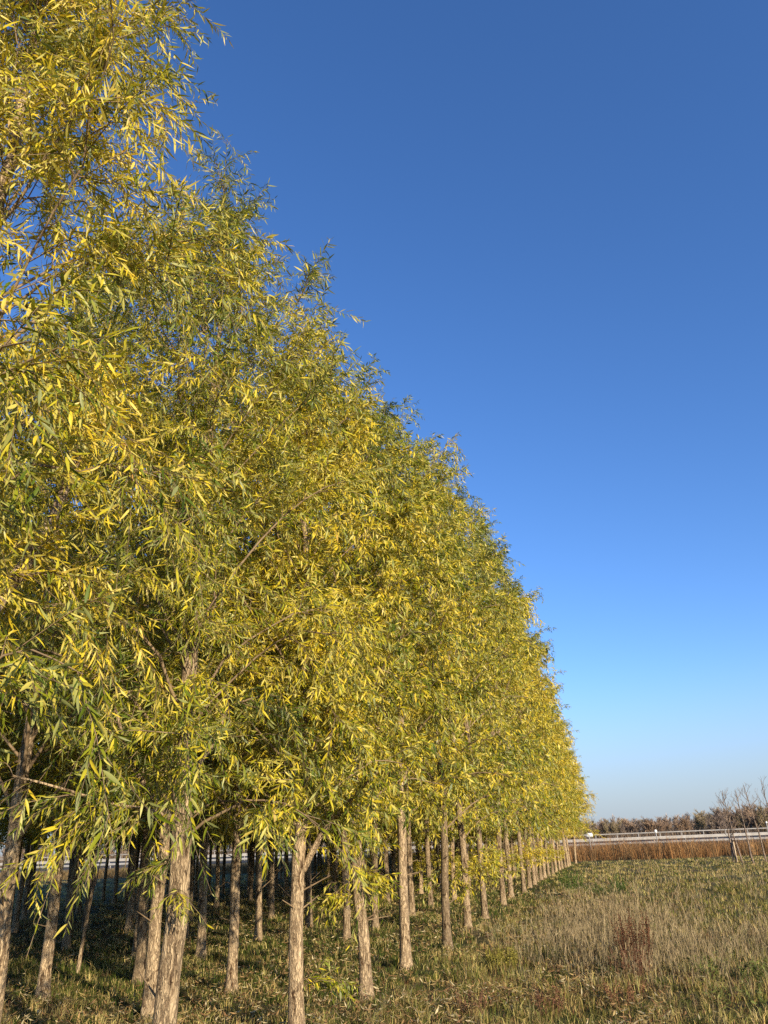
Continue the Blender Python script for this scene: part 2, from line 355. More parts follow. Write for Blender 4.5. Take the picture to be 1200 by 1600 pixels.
# ------------------------------------------------------------------ willow trees
def leaf_frames(rng, P, L, tone, spacing, llen, start=.12):
    """P (N,K,3) shoot curves; returns per-leaf base, dir, side, normal, length, tone"""
    N, K, _ = P.shape
    cnt = np.maximum(2, (L/spacing).astype(int))
    idx = np.repeat(np.arange(N), cnt)
    k = np.arange(len(idx)) - np.repeat(np.cumsum(cnt)-cnt, cnt)
    u = start+(1-start)*(k+rng.uniform(.2, .9, len(idx)))/cnt[idx]
    u = np.clip(u, 0, .999)
    f = u*(K-1); i0 = np.floor(f).astype(int); fr = (f-i0)[:, None]
    A = P[idx, i0]; B = P[idx, i0+1]
    base = A*(1-fr)+B*fr; T = norm(B-A)
    az = k*2.4+rng.uniform(0, 1.2, len(idx))+idx*1.7
    ref = np.where(np.abs(T[:, 2:3]) > .9, np.array([[1., 0, 0]]), np.array([[0, 0, 1.]]))
    X = norm(np.cross(T, ref)); Y = np.cross(T, X)
    S = X*np.cos(az)[:, None]+Y*np.sin(az)[:, None]
    d = norm(T*rng.uniform(.35, .95, (len(idx), 1))+S*.75+np.array([0, 0, -1.])*rng.uniform(.05, .75, (len(idx), 1)))
    nrm = rng.normal(0, .55, (len(idx), 3))+np.array([0, 0, .55])-T*.2
    nrm = norm(nrm-d*np.sum(nrm*d, 1, keepdims=True))
    side = np.cross(d, nrm)
    ln = llen*rng.uniform(.6, 1.25, len(idx))*(1-.35*(u > .9))
    tn = tone[idx]+rng.normal(0, .17, len(idx))-.10*(u-.5)
    return base, d, side, nrm, ln, np.where(tn > .93, .93-(tn-.93)*.5, np.clip(tn, 0, 1))+(rng.random(len(tn)) < .02)*.1

def leaf_mesh_arrays(rng, fr, wratio=.155, simple=False):
    base, d, side, nrm, ln, tn = fr
    n = len(base); w = ln*wratio*rng.uniform(.8, 1.25, n)
    cv = ln*rng.uniform(-.1, .48, n)
    def pt(t, s):
        return base+d*(ln*t)[:, None]-nrm*(cv*t*t)[:, None]+side*(w*s)[:, None]
    if simple:
        V = np.stack([pt(0, 0), pt(.42, .55), pt(1, 0), pt(.42, -.55)], 1)
        i = np.arange(n)[:, None]*4
        return V.reshape(-1, 3), i+np.array([[0, 1, 2, 3]]), None, np.repeat(tn, 4)
    V = np.stack([pt(0, 0), pt(.28, .46), pt(.28, -.46), pt(.62, .40), pt(.62, -.40), pt(1, 0)], 1)
    i = np.arange(n)[:, None]*6
    return V.reshape(-1, 3), i+np.array([[2, 1, 3, 4]]), np.concatenate([i+np.array([[0, 1, 2]]), i+np.array([[4, 3, 5]])]), np.repeat(tn, 6)

def resample(pts, K):
    pts = np.asarray(pts, float); seg = np.linalg.norm(np.diff(pts, axis=0), axis=1); c = np.concatenate([[0], np.cumsum(seg)])
    # smooth by Chaikin
    for _ in range(2):
        a = pts[:-1]*.75+pts[1:]*.25; b = pts[:-1]*.25+pts[1:]*.75
        pts = np.concatenate([pts[:1], np.stack([a, b], 1).reshape(-1, 3), pts[-1:]])
    seg = np.linalg.norm(np.diff(pts, axis=0), axis=1); c = np.concatenate([[0], np.cumsum(seg)])
    t = np.linspace(0, c[-1], K)
    return np.stack([np.interp(t, c, pts[:, i]) for i in range(3)], -1)

def spawn(rng, C, n_each, u0, u1, llo, lhi, w_t, w_s, w_up, droop, K=5):
    """shoots along curves C (N,Kc,3); returns curves (M,K,3), lengths, parent index"""
    N, Kc, _ = C.shape
    idx = np.repeat(np.arange(N), n_each); M = len(idx)
    u = rng.uniform(u0, u1, M); f = u*(Kc-1); i0 = np.minimum(np.floor(f).astype(int), Kc-2); fr = (f-i0)[:, None]
    b = C[idx, i0]*(1-fr)+C[idx, i0+1]*fr; T = norm(C[idx, i0+1]-C[idx, i0])
    S = norm(rng.normal(0, 1, (M, 3)))
    d = norm(T*w_t+S*w_s+np.array([0, 0, 1.])*w_up)
    L = rng.uniform(llo, lhi, M)*(1.1-.35*u)
    t = np.linspace(0, 1, K)[None, :, None]
    dr = (droop*rng.uniform(.3, 1.4, M)*L)[:, None, None]
    P = b[:, None]+d[:, None]*L[:, None, None]*t + np.array([0, 0, -1.])*dr*t*t
    return P, L, idx

def gen_tree(seed, H=9.3, rmax=1.9, zb=1.85, nlimb=44, r0=.075, lean=(0, 0), llen=.105, spacing=.024, tone0=.62, nshoot=7.5, nsub=3,
             wob=.022, customs=(), forks=(), sprays=(), simple=False, trunk_s=14, twig_s=3, loc=(0, 0), keep_leaf=0, greentop=.28, wr=None, lrad=1.0):
    rng = np.random.default_rng(seed)
    K = 26
    zt = np.linspace(0, 1, K)
    wx = np.cumsum(rng.normal(0, wob, K)); wy = np.cumsum(rng.normal(0, wob, K))
    wx = (wx-wx[0])*np.clip(zt*4, .15, 1); wy = (wy-wy[0])*np.clip(zt*4, .15, 1)
    z = zt*H
    lx = lean[0]*np.minimum(z, 3)+.25*lean[0]*np.maximum(z-3, 0); ly = lean[1]*np.minimum(z, 3)+.25*lean[1]*np.maximum(z-3, 0)
    TR = np.stack([wx+lx, wy+ly, z], -1)
    trad = r0*(np.interp(zt, [0, .22, .5, .8, 1], [1, .86, .55, .2, .05]))
    # trunk mesh with flare and irregular section
    zz = np.concatenate([[-.12, 0, .04, .1, .2], np.linspace(.35, H, 46)]); kk = len(zz)
    cx = np.interp(zz, z, TR[:, 0]); cy = np.interp(zz, z, TR[:, 1])
    rr = np.interp(zz, z, trad)*(1+.55*np.exp(-np.maximum(zz, 0)/.12))
    th = np.arange(trunk_s)*2*np.pi/trunk_s
    lob = 1+.06*np.cos(3*th+rng.uniform(0, 6))[None]+.05*vnoise(th[None]*1.6+seed, zz[:, None]*3.1, seed)+.04*vnoise(th[None]*4, zz[:, None]*9, seed+1)
    V = np.stack([cx[:, None]+np.cos(th)[None]*rr[:, None]*lob, cy[:, None]+np.sin(th)[None]*rr[:, None]*lob, np.repeat(zz[:, None], trunk_s, 1)], -1)
    idx = np.arange(kk*trunk_s).reshape(kk, trunk_s)
    q = np.stack([idx[:-1], np.roll(idx[:-1], -1, 1), np.roll(idx[1:], -1, 1), idx[1:]], -1).reshape(-1, 4)
    res = {'trunk': (V.reshape(-1, 3), q)}
    at = lambda h: np.array([np.interp(h, z, TR[:, 0]), np.interp(h, z, TR[:, 1]), h])
    # scaffold limbs
    KL = 8; limbs = []; lr = []; big = []
    for i in range(6):
        b = at(rng.uniform(.5, zb+.3)); az = rng.uniform(0, 6.28); ln_ = rng.uniform(.06, .30)
        t = np.linspace(0, 1, KL)[:, None]
        limbs.append(b+np.array([math.cos(az), math.sin(az), rng.uniform(.1, .8)])*t*(ln_+r0)); lr.append(np.linspace(.010, .004, KL))
    ev = lambda t: rmax*np.interp(t, [0, .12, .35, .62, .85, 1], [.66, .96, 1.04, .78, .40, .10])
    for i in range(nlimb):
        f = (i+rng.uniform(0, .9))/nlimb
        ha = zb-.25+(H*.93-zb)*f**.92
        az = i*2.39996+rng.uniform(-.4, .4)
        el = rad(np.interp(f, [0, .3, .7, 1], [30, 46, 59, 72])+rng.uniform(-10, 10))
        R = ev(min(1, f+.10))*rng.uniform(.72, 1.06)
        Lh = R; rise = min(Lh*math.tan(el), H*1.02-ha)
        b = at(ha); end = b+np.array([math.cos(az)*Lh, math.sin(az)*Lh, rise])
        t = np.linspace(0, 1, KL)[:, None]
        bow = np.array([0, 0, 1.])*(.16*Lh*np.sin(t*np.pi)) - np.array([0, 0, 1.])*(.22*(1-f)*Lh*t**3)
        jit = np.cumsum(rng.normal(0, .028, (KL, 3)), 0); jit[0] = 0
        c = b+(end-b)*t+bow+jit
        limbs.append(c); lr.append(np.interp(ha, z, trad)*lrad*rng.uniform(.22, .38)*np.linspace(1, .12, KL)+.002)
    for pts, r_a, r_b in customs:      # limbs seen in the photograph, local coordinates
        c = resample(pts, KL); limbs.append(c); lr.append(np.linspace(r_a, r_b, KL)); big.append(len(limbs)-1)
    for pts, r_a, r_b in forks:
        c = resample(pts, KL); limbs.append(c); lr.append(np.linspace(r_a, r_b, KL)); big.append(len(limbs)-1)
        for j in range(5):
            e = c[3+j % 4]; az = rng.uniform(0, 6.28)
            t = np.linspace(0, 1, KL)[:, None]
            limbs.append(e+np.array([math.cos(az)*.8, math.sin(az)*.8, .9])*t*rng.uniform(.6, 1.1)); lr.append(np.linspace(.012, .003, KL))
    LC = np.array(limbs); LR = np.array(lr)
    res['big'] = [tubes(LC[b:b+1], LR[b:b+1], 10) for b in big]
    thin = [i for i in range(len(LC)) if i not in big]
    order = sorted(thin, key=lambda i: -LR[i, 0]); res['limbs'] = [tubes(LC[i:i+1], LR[i:i+1], 6) for i in order[:6]]
    rest = order[6:]
    res['branches'] = tubes(LC[rest], LR[rest], 5)
    # leader tips as shoot carriers
    TT = np.stack([resample(TR[int(K*.55):], KL)])
    CC = np.concatenate([LC[6:], TT]); crad = np.linalg.norm(CC[:, -1]-CC[:, 0], axis=1)
    ns = np.maximum(3, (crad*nshoot)).astype(int); ns[-1] = 26
    ctone = rng.normal(0, .09, len(CC))
    S1, L1, i1 = spawn(rng, CC, ns, .18, 1.0, .35, .85, .75, .75, .12, .38)
    # long drooping shoots low down, uprights near the top
    zrel = np.clip((S1[:, 0, 2]-zb)/(H-zb), 0, 1)
    upf = np.clip((zrel-.45)*1.8, 0, 1)[:, None, None]
    t5 = np.linspace(0, 1, 5)[None, :, None]
    S1 = S1 + np.array([0, 0, 1.])*upf*(L1[:, None, None]*.45)*t5
    S2, L2, i2 = spawn(rng, S1, nsub, .15, .95, .16, .42, .7, .7, -.05, .5, 4)
    t1 = ctone[i1]+rng.normal(0, .10, len(L1))
    def tone_of(P, base):
        zr = np.clip((P[:, 0, 2]-zb)/(H-zb), 0, 1.1)
        return tone0+base-greentop*np.clip(zr-.55, 0, 1)-.10*np.clip(.2-zr, 0, 1)*2
    frs = [leaf_frames(rng, S1, L1, tone_of(S1, t1), spacing, llen), leaf_frames(rng, S2, L2, tone_of(S2, t1[i2]), spacing, llen)]
    tw = [tubes(S1[:, ::2], np.linspace(1, .3, 3)[None]*(.0030+.0020*L1)[:, None], twig_s), tubes(S2[:, ::3], np.linspace(1, .4, 2)[None]*np.full((len(L2), 1), .0021), twig_s)]
    for (h, az, ln, n, tn) in sprays:   # leafy epicormic shoots low on the trunk
        for j in range(n):
            b = at(h+rng.uniform(-.25, .25)); a = az+rng.uniform(-.6, .6)
            C = b+np.array([math.cos(a), math.sin(a), rng.uniform(.1, .8)])*ln*rng.uniform(.5, 1)*np.linspace(0, 1, 5)[:, None]-np.array([0, 0, 1.])*.45*ln*np.linspace(0, 1, 5)[:, None]**2
            C = C[None]; LL = np.array([np.linalg.norm(C[0, -1]-C[0, 0])])
            s2, l2, _ = spawn(rng, C, 6, .2, .95, .12, .35, .7, .6, 0, .4, 4)
            frs.append(leaf_frames(rng, C, LL, np.array([tn]), spacing, llen)); frs.append(leaf_frames(rng, s2, l2, np.full(len(l2), tn), spacing*1.1, llen*.9))
            tw.append(tubes(C, np.linspace(.005, .002, 5)[None], 3)); tw.append(tubes(s2, np.full((len(l2), 4), .002), 3))
    for pts, r_a, r_b in customs:
        C = resample(pts, 8)[None]
        s2, l2, _ = spawn(rng, C, 16, .15, 1, .2, .6, .5, .7, 0, .7, 5)
        frs.append(leaf_frames(rng, s2, l2, np.full(len(l2), tone0), spacing*1.2, llen)); tw.append(tubes(s2, np.full((len(l2), 5), .0028), 3))
    fr = [np.concatenate([f[i] for f in frs]) for i in range(6)]
    res['kept'] = []
    if keep_leaf:
        Wp = fr[0]+fr[1]*fr[4][:, None]*.5+np.array([loc[0], loc[1], 0])
        rel = Wp-np.array([0, 0, CAM_H])
        zc = rel[:, 1]*math.cos(PITCH)+rel[:, 2]*math.sin(PITCH); up = -rel[:, 1]*math.sin(PITCH)+rel[:, 2]*math.cos(PITCH)
        inside = (zc > .5) & (np.abs(rel[:, 0]/zc) < .49) & (np.abs(up/zc) < .66)
        score = np.where(inside, fr[4]/np.maximum(zc, .1), 0)
        o = np.argsort(-score)[:keep_leaf]; o = o[score[o] > 0]
        res['kept'] = [tuple(f[j] for f in fr) for j in o]
        mk = np.ones(len(score), bool); mk[o] = False; fr = [f[mk] for f in fr]
    res['crown'] = leaf_mesh_arrays(rng, fr, wr or (.128 if not simple else .2), simple)
    g = Geo()
    for v, q_ in tw: g.add(v, q_)
    res['twigs'] = g; res['nleaf'] = len(fr[0])
    return res

LEAFVAR = []
def leaf_variants():
    for k in range(12):
        rng = np.random.default_rng(k+70)
        fr = (np.zeros((1, 3)), np.array([[0, 1., 0]]), np.array([[1., 0, 0]]), np.array([[0, 0, 1.]]), np.array([1.]), np.array([.22+.065*k]))
        cv = rng.uniform(0, .3)
        V = [(0, 0, 0)]
        for t, h in ((.15, .34), (.38, .5), (.66, .38)):
            V += [(.165*h, t, -cv*t*t+.02), (0, t, -cv*t*t), (-.165*h, t, -cv*t*t+.02)]
        V.append((0, 1, -cv))
        Q = [(2, 1, 4, 5), (3, 2, 5, 6), (5, 4, 7, 8), (6, 5, 8, 9)]
        T = [(0, 1, 2), (0, 2, 3), (8, 7, 10), (9, 8, 10)]
        LEAFVAR.append(mesh_np('leaf', V, Q, T, M_LEAF, {'tone': np.full(len(V), .22+.065*k)}, True))
leaf_variants()

def build_tree(res, name, loc, label, group, rot=0, scale=1):
    root = bpy.data.objects.new(name, None); COL.objects.link(root)
    root.location = (loc[0], loc[1], float(ground_h(loc[0], loc[1]))-.01); root.rotation_euler = (0, 0, rot); root.scale = (scale,)*3
    root['label'] = label; root['category'] = 'willow tree'; root['group'] = group
    link('trunk', mesh_np('trunk', *res['trunk'], None, M_BARK, None, True), root)
    for v, q in res['big']: link('limb', mesh_np('limb', v, q, None, M_BARK, None, True), root)
    for v, q in res['limbs']: link('limb', mesh_np('limb', v, q, None, M_TWIG, None, True), root)
    g = res['twigs']; v, q = res['branches']; g.add(v, q)
    link('branches', g.mesh('branches', M_TWIG), root, kind='stuff')
    v, q, t, tn = res['crown']
    link('crown', mesh_np('crown', v, q, t, M_LEAF, {'tone': tn}), root, kind='stuff')
    for b, d, sd, nr, ln, tn in res['kept']:
        o = bpy.data.objects.new('leaf', LEAFVAR[int(np.clip((tn-.22)/.065+.5, 0, 11))]); COL.objects.link(o); o.parent = root
        m = Matrix(((sd[0]*ln, d[0]*ln, nr[0]*ln, b[0]), (sd[1]*ln, d[1]*ln, nr[1]*ln, b[1]), (sd[2]*ln, d[2]*ln, nr[2]*ln, b[2]), (0, 0, 0, 1)))
        o.matrix_basis = m
    return root

def copy_tree(src, loc, label, group, rot, scale):
    r = src.copy(); COL.objects.link(r)
    r.location = (loc[0], loc[1], float(ground_h(loc[0], loc[1]))-.01); r.rotation_euler = (0, 0, rot)
    r.scale = scale; r['label'] = label; r['group'] = group
    for ch in list(src.children):
        c = ch.copy(); COL.objects.link(c); c.parent = r
    return r

G1 = 'willows in the front row beside the field'
def loc_pts(pts, base): return [(p[0]-base[0], p[1]-base[1], p[2]) for p in pts]

# nearest trees, each with its own shape
p = sn(2.7, .0)
build_tree(gen_tree(11, 8.6, 1.2, 2.25, 58, .08, loc=p, keep_leaf=300, tone0=.64, spacing=.0155, nsub=4, llen=.088, lrad=.55, nshoot=9.5, customs=[(loc_pts([(-2.24, 3.37, 1.75), (-2.12, 3.4, 2.15), (-1.95, 3.45, 2.45), (-1.91, 3.63, 2.77), (-1.88, 3.83, 3.08), (-1.91, 4.1, 3.46), (-1.9, 4.3, 3.99), (-1.9, 4.41, 4.75)], p), .048, .014)]),
           'willow_tree', p, 'nearest willow, trunk outside the frame, its heavy leaning limb showing through the leaves', G1)
p = sn(5.35, .0)
build_tree(gen_tree(12, 7.9, 1.33, 1.95, 54, .076, loc=p, keep_leaf=300, tone0=.63, spacing=.016, nsub=4, llen=.088, lrad=.65, nshoot=9, trunk_s=28, lean=(.0, 0),
                    customs=[(loc_pts([(-1.55, 5.93, 1.80), (-1.65, 5.75, 1.92), (-1.8, 5.53, 1.93), (-1.89, 5.41, 1.95), (-2.04, 5.27, 2.01), (-2.26, 5.14, 2.08), (-2.37, 5.01, 2.11)], p), .014, .006),
                             (loc_pts([(-1.54, 5.93, 1.80), (-1.65, 5.74, 1.94), (-1.75, 5.68, 2.08), (-1.85, 5.61, 2.25), (-1.93, 5.46, 2.58)], p), .024, .009)],
                    sprays=[(1.35, 2.6, .5, 2, .55), (1.2, -1.2, .3, 1, .7), (2.3, -1.6, .55, 6, .6), (2.7, -1.2, .8, 9, .68), (3.2, -1.3, .9, 9, .66), (3.7, -1.1, .9, 8, .62), (4.3, -1.3, .8, 7, .62), (2.8, -2.4, .8, 6, .55), (3.4, .2, .8, 5, .66)]),
           'willow_tree', p, 'big trunk with rough peeling bark in front at lower left, cut by the bottom edge', G1)
p = sn(7.82, .02); pb = sn(7.5, .06)
build_tree(gen_tree(13, 7.8, 1.45, 2.0, 50, .068, loc=p, keep_leaf=300, tone0=.67, spacing=.017, nsub=4, simple=True, wr=.17, llen=.098, lrad=.7, nshoot=8.5, trunk_s=28,
                    customs=[(loc_pts([(-1.05, 8.1, 1.42), (-.92, 8.05, 1.65), (-.84, 8.0, 1.76), (-.75, 7.95, 1.87), (-.52, 7.75, 2.07), (-.27, 7.56, 2.28)], pb), .036, .012)],
                    sprays=[(.55, .3, .55, 2, .55), (2.2, -1.6, .6, 6, .66), (2.7, -1.3, .7, 8, .66), (3.2, -1.4, .8, 8, .64), (3.8, -1.3, .8, 6, .62)]),
           'willow_tree', p, 'straight willow trunk with torn dark bark and a thick side limb forking right', G1)
p = sn(9.93, 0)
build_tree(gen_tree(14, 8.4, 1.62, 2.2, 50, .069, loc=p, tone0=.62, spacing=.019, lrad=.8, nshoot=8, simple=True, wr=.175, nsub=4, trunk_s=24,
                    forks=[(loc_pts([(-.41, 10.37, 1.35), (-.47, 10.36, 1.6), (-.54, 10.34, 1.85), (-.62, 10.29, 2.2), (-.8, 10.17, 3.0), (-.95, 10.1, 4.2)], p), .052, .014)],
                    sprays=[(1.3, -.3, .6, 5, .72), (1.0, 2.8, .5, 4, .66), (1.7, -1.5, .5, 4, .66), (2.4, -1.5, .6, 7, .64), (3.0, -1.5, .8, 7, .62)]),
           'willow_tree', p, 'willow trunk forking in two at head height, leafy shoots on its middle', G1)
p = sn(12.12, .07)
build_tree(gen_tree(15, 9.0, 1.72, 2.0, 48, .073, loc=p, tone0=.64, simple=True, wr=.18, nsub=4, trunk_s=20, lean=(.01, 0), sprays=[(2.4, -1.6, .6, 6, .64), (3.1, -1.5, .8, 7, .62), (3.8, -1.5, .8, 6, .6), (4.6, -1.5, .8, 5, .6)]),
           'willow_tree', p, 'clean upright willow trunk just right of the forked one', G1)
p = sn(14.62, -.04)
build_tree(gen_tree(16, 9.6, 1.8, 2.0, 46, .070, loc=p, tone0=.61, simple=True, wr=.185, trunk_s=18, spacing=.028, nsub=4, lean=(-.01, 0), sprays=[(1.2, 2.6, .5, 2, .6), (2.4, -1.6, .6, 6, .64), (3.1, -1.5, .8, 7, .62), (3.8, -1.5, .8, 6, .6)]),
           'willow_tree', p, 'willow trunk with dark notched left edge beside the brown leaf litter', G1)
p = sn(6.2, 2.04)
build_tree(gen_tree(17, 7.9, 1.8, 1.9, 38, .068, loc=p, tone0=.52, simple=True, wr=.18, trunk_s=22, lean=(.045, 0), spacing=.03),
           'willow_tree', p, 'thick pale trunk leaning right at the left edge of the photo', 'willows in the second row')
p = sn(8.7, 2.06)
build_tree(gen_tree(18, 8.1, 1.8, 1.9, 38, .070, loc=p, tone0=.52, simple=True, wr=.18, trunk_s=20, spacing=.03),
           'willow_tree', p, 'smooth sunlit trunk close behind the big peeling trunk at lower left', 'willows in the second row')

# prototypes shared by the rest
def proto(seed, H, rmax, tone0, **k):
    a = dict(nlimb=42, spacing=.030, llen=.125, simple=True, trunk_s=12, nshoot=6.5, nsub=3)
    a.update(k)
    a['sprays'] = list(a.get('sprays', []))+[(h, q*1.57+h, .65, 3, tone0) for h in (2.3, 2.9, 3.6) for q in range(4)]
    return gen_tree(seed, H, rmax, 2.0, r0=.070, tone0=tone0, **a)

ORD = 'first second third fourth fifth sixth seventh eighth ninth tenth eleventh twelfth thirteenth fourteenth fifteenth sixteenth seventeenth eighteenth nineteenth twentieth twenty-first twenty-second twenty-third twenty-fourth twenty-fifth twenty-sixth twenty-seventh twenty-eighth twenty-ninth thirtieth'.split()
protos = []
rng = np.random.default_rng(99)
front = [(17.15, .04, 10.7, 1), (19.9, .12, 11.4, 2), (23.5, .15, 12.1, 1), (26.5, .3, 12.5, 0), (29.3, .2, 12.6, 2), (31.8, .25, 12.5, 1), (34.2, .3, 12.4, 0), (36.4, .4, 12.1, 2),
         (38.4, .4, 11.8, 1), (40.4, .4, 11.4, 0), (42.8, .4, 11.1, 2), (45.2, .37, 10.7, 1), (47.5, .35, 10.2, 0), (49.8, .3, 9.8, 2), (52.1, .3, 9.4, 4), (54.4, .25, 8.9, 4), (56.7, .2, 8.5, 4), (59.0, .2, 8.1, 4), (61.4, -.1, 7.8, 4)]
srcs = {}
def place(k, x, y, H, label, group, rot, xy=1.0):
    base = {0: 11.5, 1: 11.5, 2: 11.5, 3: 9.3, 4: 8.6}[k]
    sc = H/base
    if k not in srcs:
        cfg = {0: dict(seed=31, H=11.5, rmax=1.95, tone0=.65), 1: dict(seed=32, H=11.5, rmax=2.0, tone0=.61, sprays=[(1.3, 0, .8, 6, .72), (1.0, 1.6, .7, 4, .72), (.9, -1.6, .6, 4, .7)]), 2: dict(seed=33, H=11.5, rmax=1.95, tone0=.67, sprays=[(1.2, -1.8, .7, 6, .75)]),
               3: dict(seed=34, H=9.3, rmax=1.85, tone0=.59, spacing=.042, nshoot=6), 4: dict(seed=35, H=8.6, rmax=1.75, tone0=.93, greentop=.0)}[k]
        srcs[k] = build_tree(proto(**cfg), 'willow_tree', (x, y), label, group, rot)
        srcs[k].scale = (xy, xy, sc); return srcs[k]
    return copy_tree(srcs[k], (x, y), label, group, rot, (xy, xy, sc))

for i, (s, n, H, k) in enumerate(front):
    x, y = sn(s, n)
    last = i == len(front)-1
    lb = 'last willow of the front row, pale thin trunk at the end by the reddish brush' if last else \
         f'{"golden" if k == 4 else "tall"} willow, {ORD[i+6]} trunk of the front row counting from the near end'
    place(k, x, y, H, lb, G1, (i*2.1) % 6.28, float(rng.uniform(.95, 1.08)))

rows = {2.0: [10.13, 12.7, 15.36, 17.58, 20.2, 23.03, 26.2, 29.36], 3.9: [5.0, 7.2, 9.42, 10.82, 12.96, 15.77, 18.3, 20.9], 5.7: [7.0, 9.4, 13.68, 16.2, 18.4, 20.74, 23.1, 25.5]}
names = {2.0: 'second', 3.9: 'third', 5.7: 'fourth'}
for n0, ss in rows.items():
    ss = list(ss)
    while ss[-1] < 60: ss.append(ss[-1]+2.4+float(rng.uniform(-.25, .25)))
    for i, s in enumerate(ss):
        n = n0 + (float(rng.uniform(-.15, .15)) if s > 16 else {10.13: -.21, 15.36: 0, 9.42: .06, 10.82: -.4, 12.96: -.2, 15.77: .05, 13.68: -.4}.get(s, 0))
        x, y = sn(s, n)
        first = {2.0: 2, 3.9: 0, 5.7: 0}[n0]
        H = float(np.interp(s, [5, 15, 28, 45, 62], [8.3, 9.0, 11.0, 10.2, 8]))
        place(3 if (H < 10.2) else int(rng.integers(0, 3)), x, y, H,
              f'willow in the {names[n0]} row behind the front trunks, {ORD[min(i+first, 29)]} from the near end', f'willows in the {names[n0]} row', float(rng.uniform(0, 6.28)), float(rng.uniform(.9, 1.05)))
for n0 in (7.6, 9.5, 11.4, 13.3, 15.2, 17.1):
    s = n0*1.15+float(rng.uniform(-.5, .5))
    while s < 62:
        x, y = sn(s, n0+float(rng.uniform(-.2, .2)))
        place(3, x, y, 9.2, 'shaded willow deep in the back rows of the plantation, a thin trunk among many alike', 'willows in the back rows', float(rng.uniform(0, 6.28)), float(rng.uniform(.9, 1.05)))
        s += 2.5+float(rng.uniform(-.3, .3))

# broken dead sapling between the rows
def broken():
    x, y = sn(11.87, 5.2); rng = np.random.default_rng(3)
    root = link('broken_sapling', None, None, (x, y, float(ground_h(x, y))), 'thin pale dead sapling snapped off at waist height between the shaded trunks', 'sapling')
    c = np.array([[[0, 0, -.05], [.03, 0, .4], [.06, 0, .8], [.10, 0, 1.15]]]); v, q = tubes(c, np.array([[.034, .029, .026, .024]]), 8)
    link('trunk', mesh_np('trunk', v, q, None, M_BARK, None, True), root)
    for i in range(4):
        a = rng.uniform(0, 6.28); c = np.array([[[.10, 0, 1.1], [.10+.05*math.cos(a), .05*math.sin(a), 1.3], [.06+.1*math.cos(a), .1*math.sin(a), 1.5], [-.05+.28*math.cos(a), .28*math.sin(a), 1.75]]])
        v, q = tubes(c, np.array([[.013, .010, .008, .004]]), 5); link('branch', mesh_np('branch', v, q, None, M_SAPBARK, None, True), root)
broken()

# ------------------------------------------------------------------ bare saplings and stake on the right
def bare_sapling(seed, x, y, H, lean, label, nb=9):
    rng = np.random.default_rng(seed)
    root = link('bare_sapling', None, None, (x, y, float(ground_h(x, y))), label, 'sapling', 'leafless saplings at the right edge')
    K = 9; t = np.linspace(0, 1, K)
    c = np.stack([lean[0]*t*H+np.cumsum(rng.normal(0, .025, K)), lean[1]*t*H, t*H-.05*(t == 0)], -1)
    v, q = tubes(c[None], (.056*(1-t*.85)+.003)[None], 8); link('trunk', mesh_np('trunk', v, q, None, M_SAPBARK, None, True), root)
    Bs = []; g = Geo()
    for i in range(nb):
        u = .42+.5*i/nb; b = np.array([np.interp(u, t, c[:, j]) for j in range(3)]); a = i*2.4+rng.uniform(-.4, .4)
        L = H*rng.uniform(.22, .42)*(1.25-u); d = np.array([math.cos(a)*.75, math.sin(a)*.75, 1.0]); d /= np.linalg.norm(d)
        tt = np.linspace(0, 1, 6)[:, None]; C = b+d*L*tt+np.cumsum(rng.normal(0, .03, (6, 3)), 0)*(tt > 0)
        v, q = tubes(C[None], np.linspace(.017, .006, 6)[None], 5); link('branch', mesh_np('branch', v, q, None, M_SAPBARK, None, True), root)
        Bs.append(C)
    S, L, _ = spawn(rng, np.array(Bs), 4, .25, 1, .2, .6, .7, .6, .4, .0, 4)
    v, q = tubes(S, np.linspace(1, .6, 4)[None]*np.full((len(S), 1), .007), 3); g.add(v, q)
    S2, L2, _ = spawn(rng, S, 2, .3, 1, .12, .3, .7, .6, .4, .0, 3)
    v, q = tubes(S2, np.full((len(S2), 3), .005), 3); g.add(v, q)
    link('twigs', g.mesh('twigs', M_SAPBARK), root, kind='stuff')
bare_sapling(1, 20.65, 52.2, 3.95, (.02, 0), 'leafless sapling tied by the short stake, leftmost of the bare ones')
bare_sapling(2, 20.5, 50.5, 4.0, (-.10, 0), 'leafless sapling leaning left, crossing a thinner stem low down')
bare_sapling(6, 20.15, 50.6, 2.2, (-.02, 0), 'short thin leafless stem crossing the leaning sapling beside it', 4)
bare_sapling(3, 19.6, 46.9, 3.9, (-.01, 0), 'leafless sapling standing alone between the crossed pair and the rightmost one')
bare_sapling(4, 21.3, 49.0, 4.2, (-.09, 0), 'leafless sapling leaning left with its foot at the right edge')
bare_sapling(5, 22.4, 49.4, 4.5, (-.05, 0), 'leafless sapling at the very edge, only its upper branches in frame')
c = np.array([[[0, 0, -.1], [.01, 0, .6], [0, 0, 1.15], [0, 0, 1.152]]]); v, q = tubes(c, np.array([[.045, .044, .042, .001]]), 8)
link('wooden_stake', mesh_np('wooden_stake', v, q, None, noisy_mat('stake_wood', (.42, .32, .2), (.58, .46, .3), 9, .8), None, False), None, (20.8, 52.0, 0),
     'short pale wooden stake beside the leftmost bare sapling', 'stake')

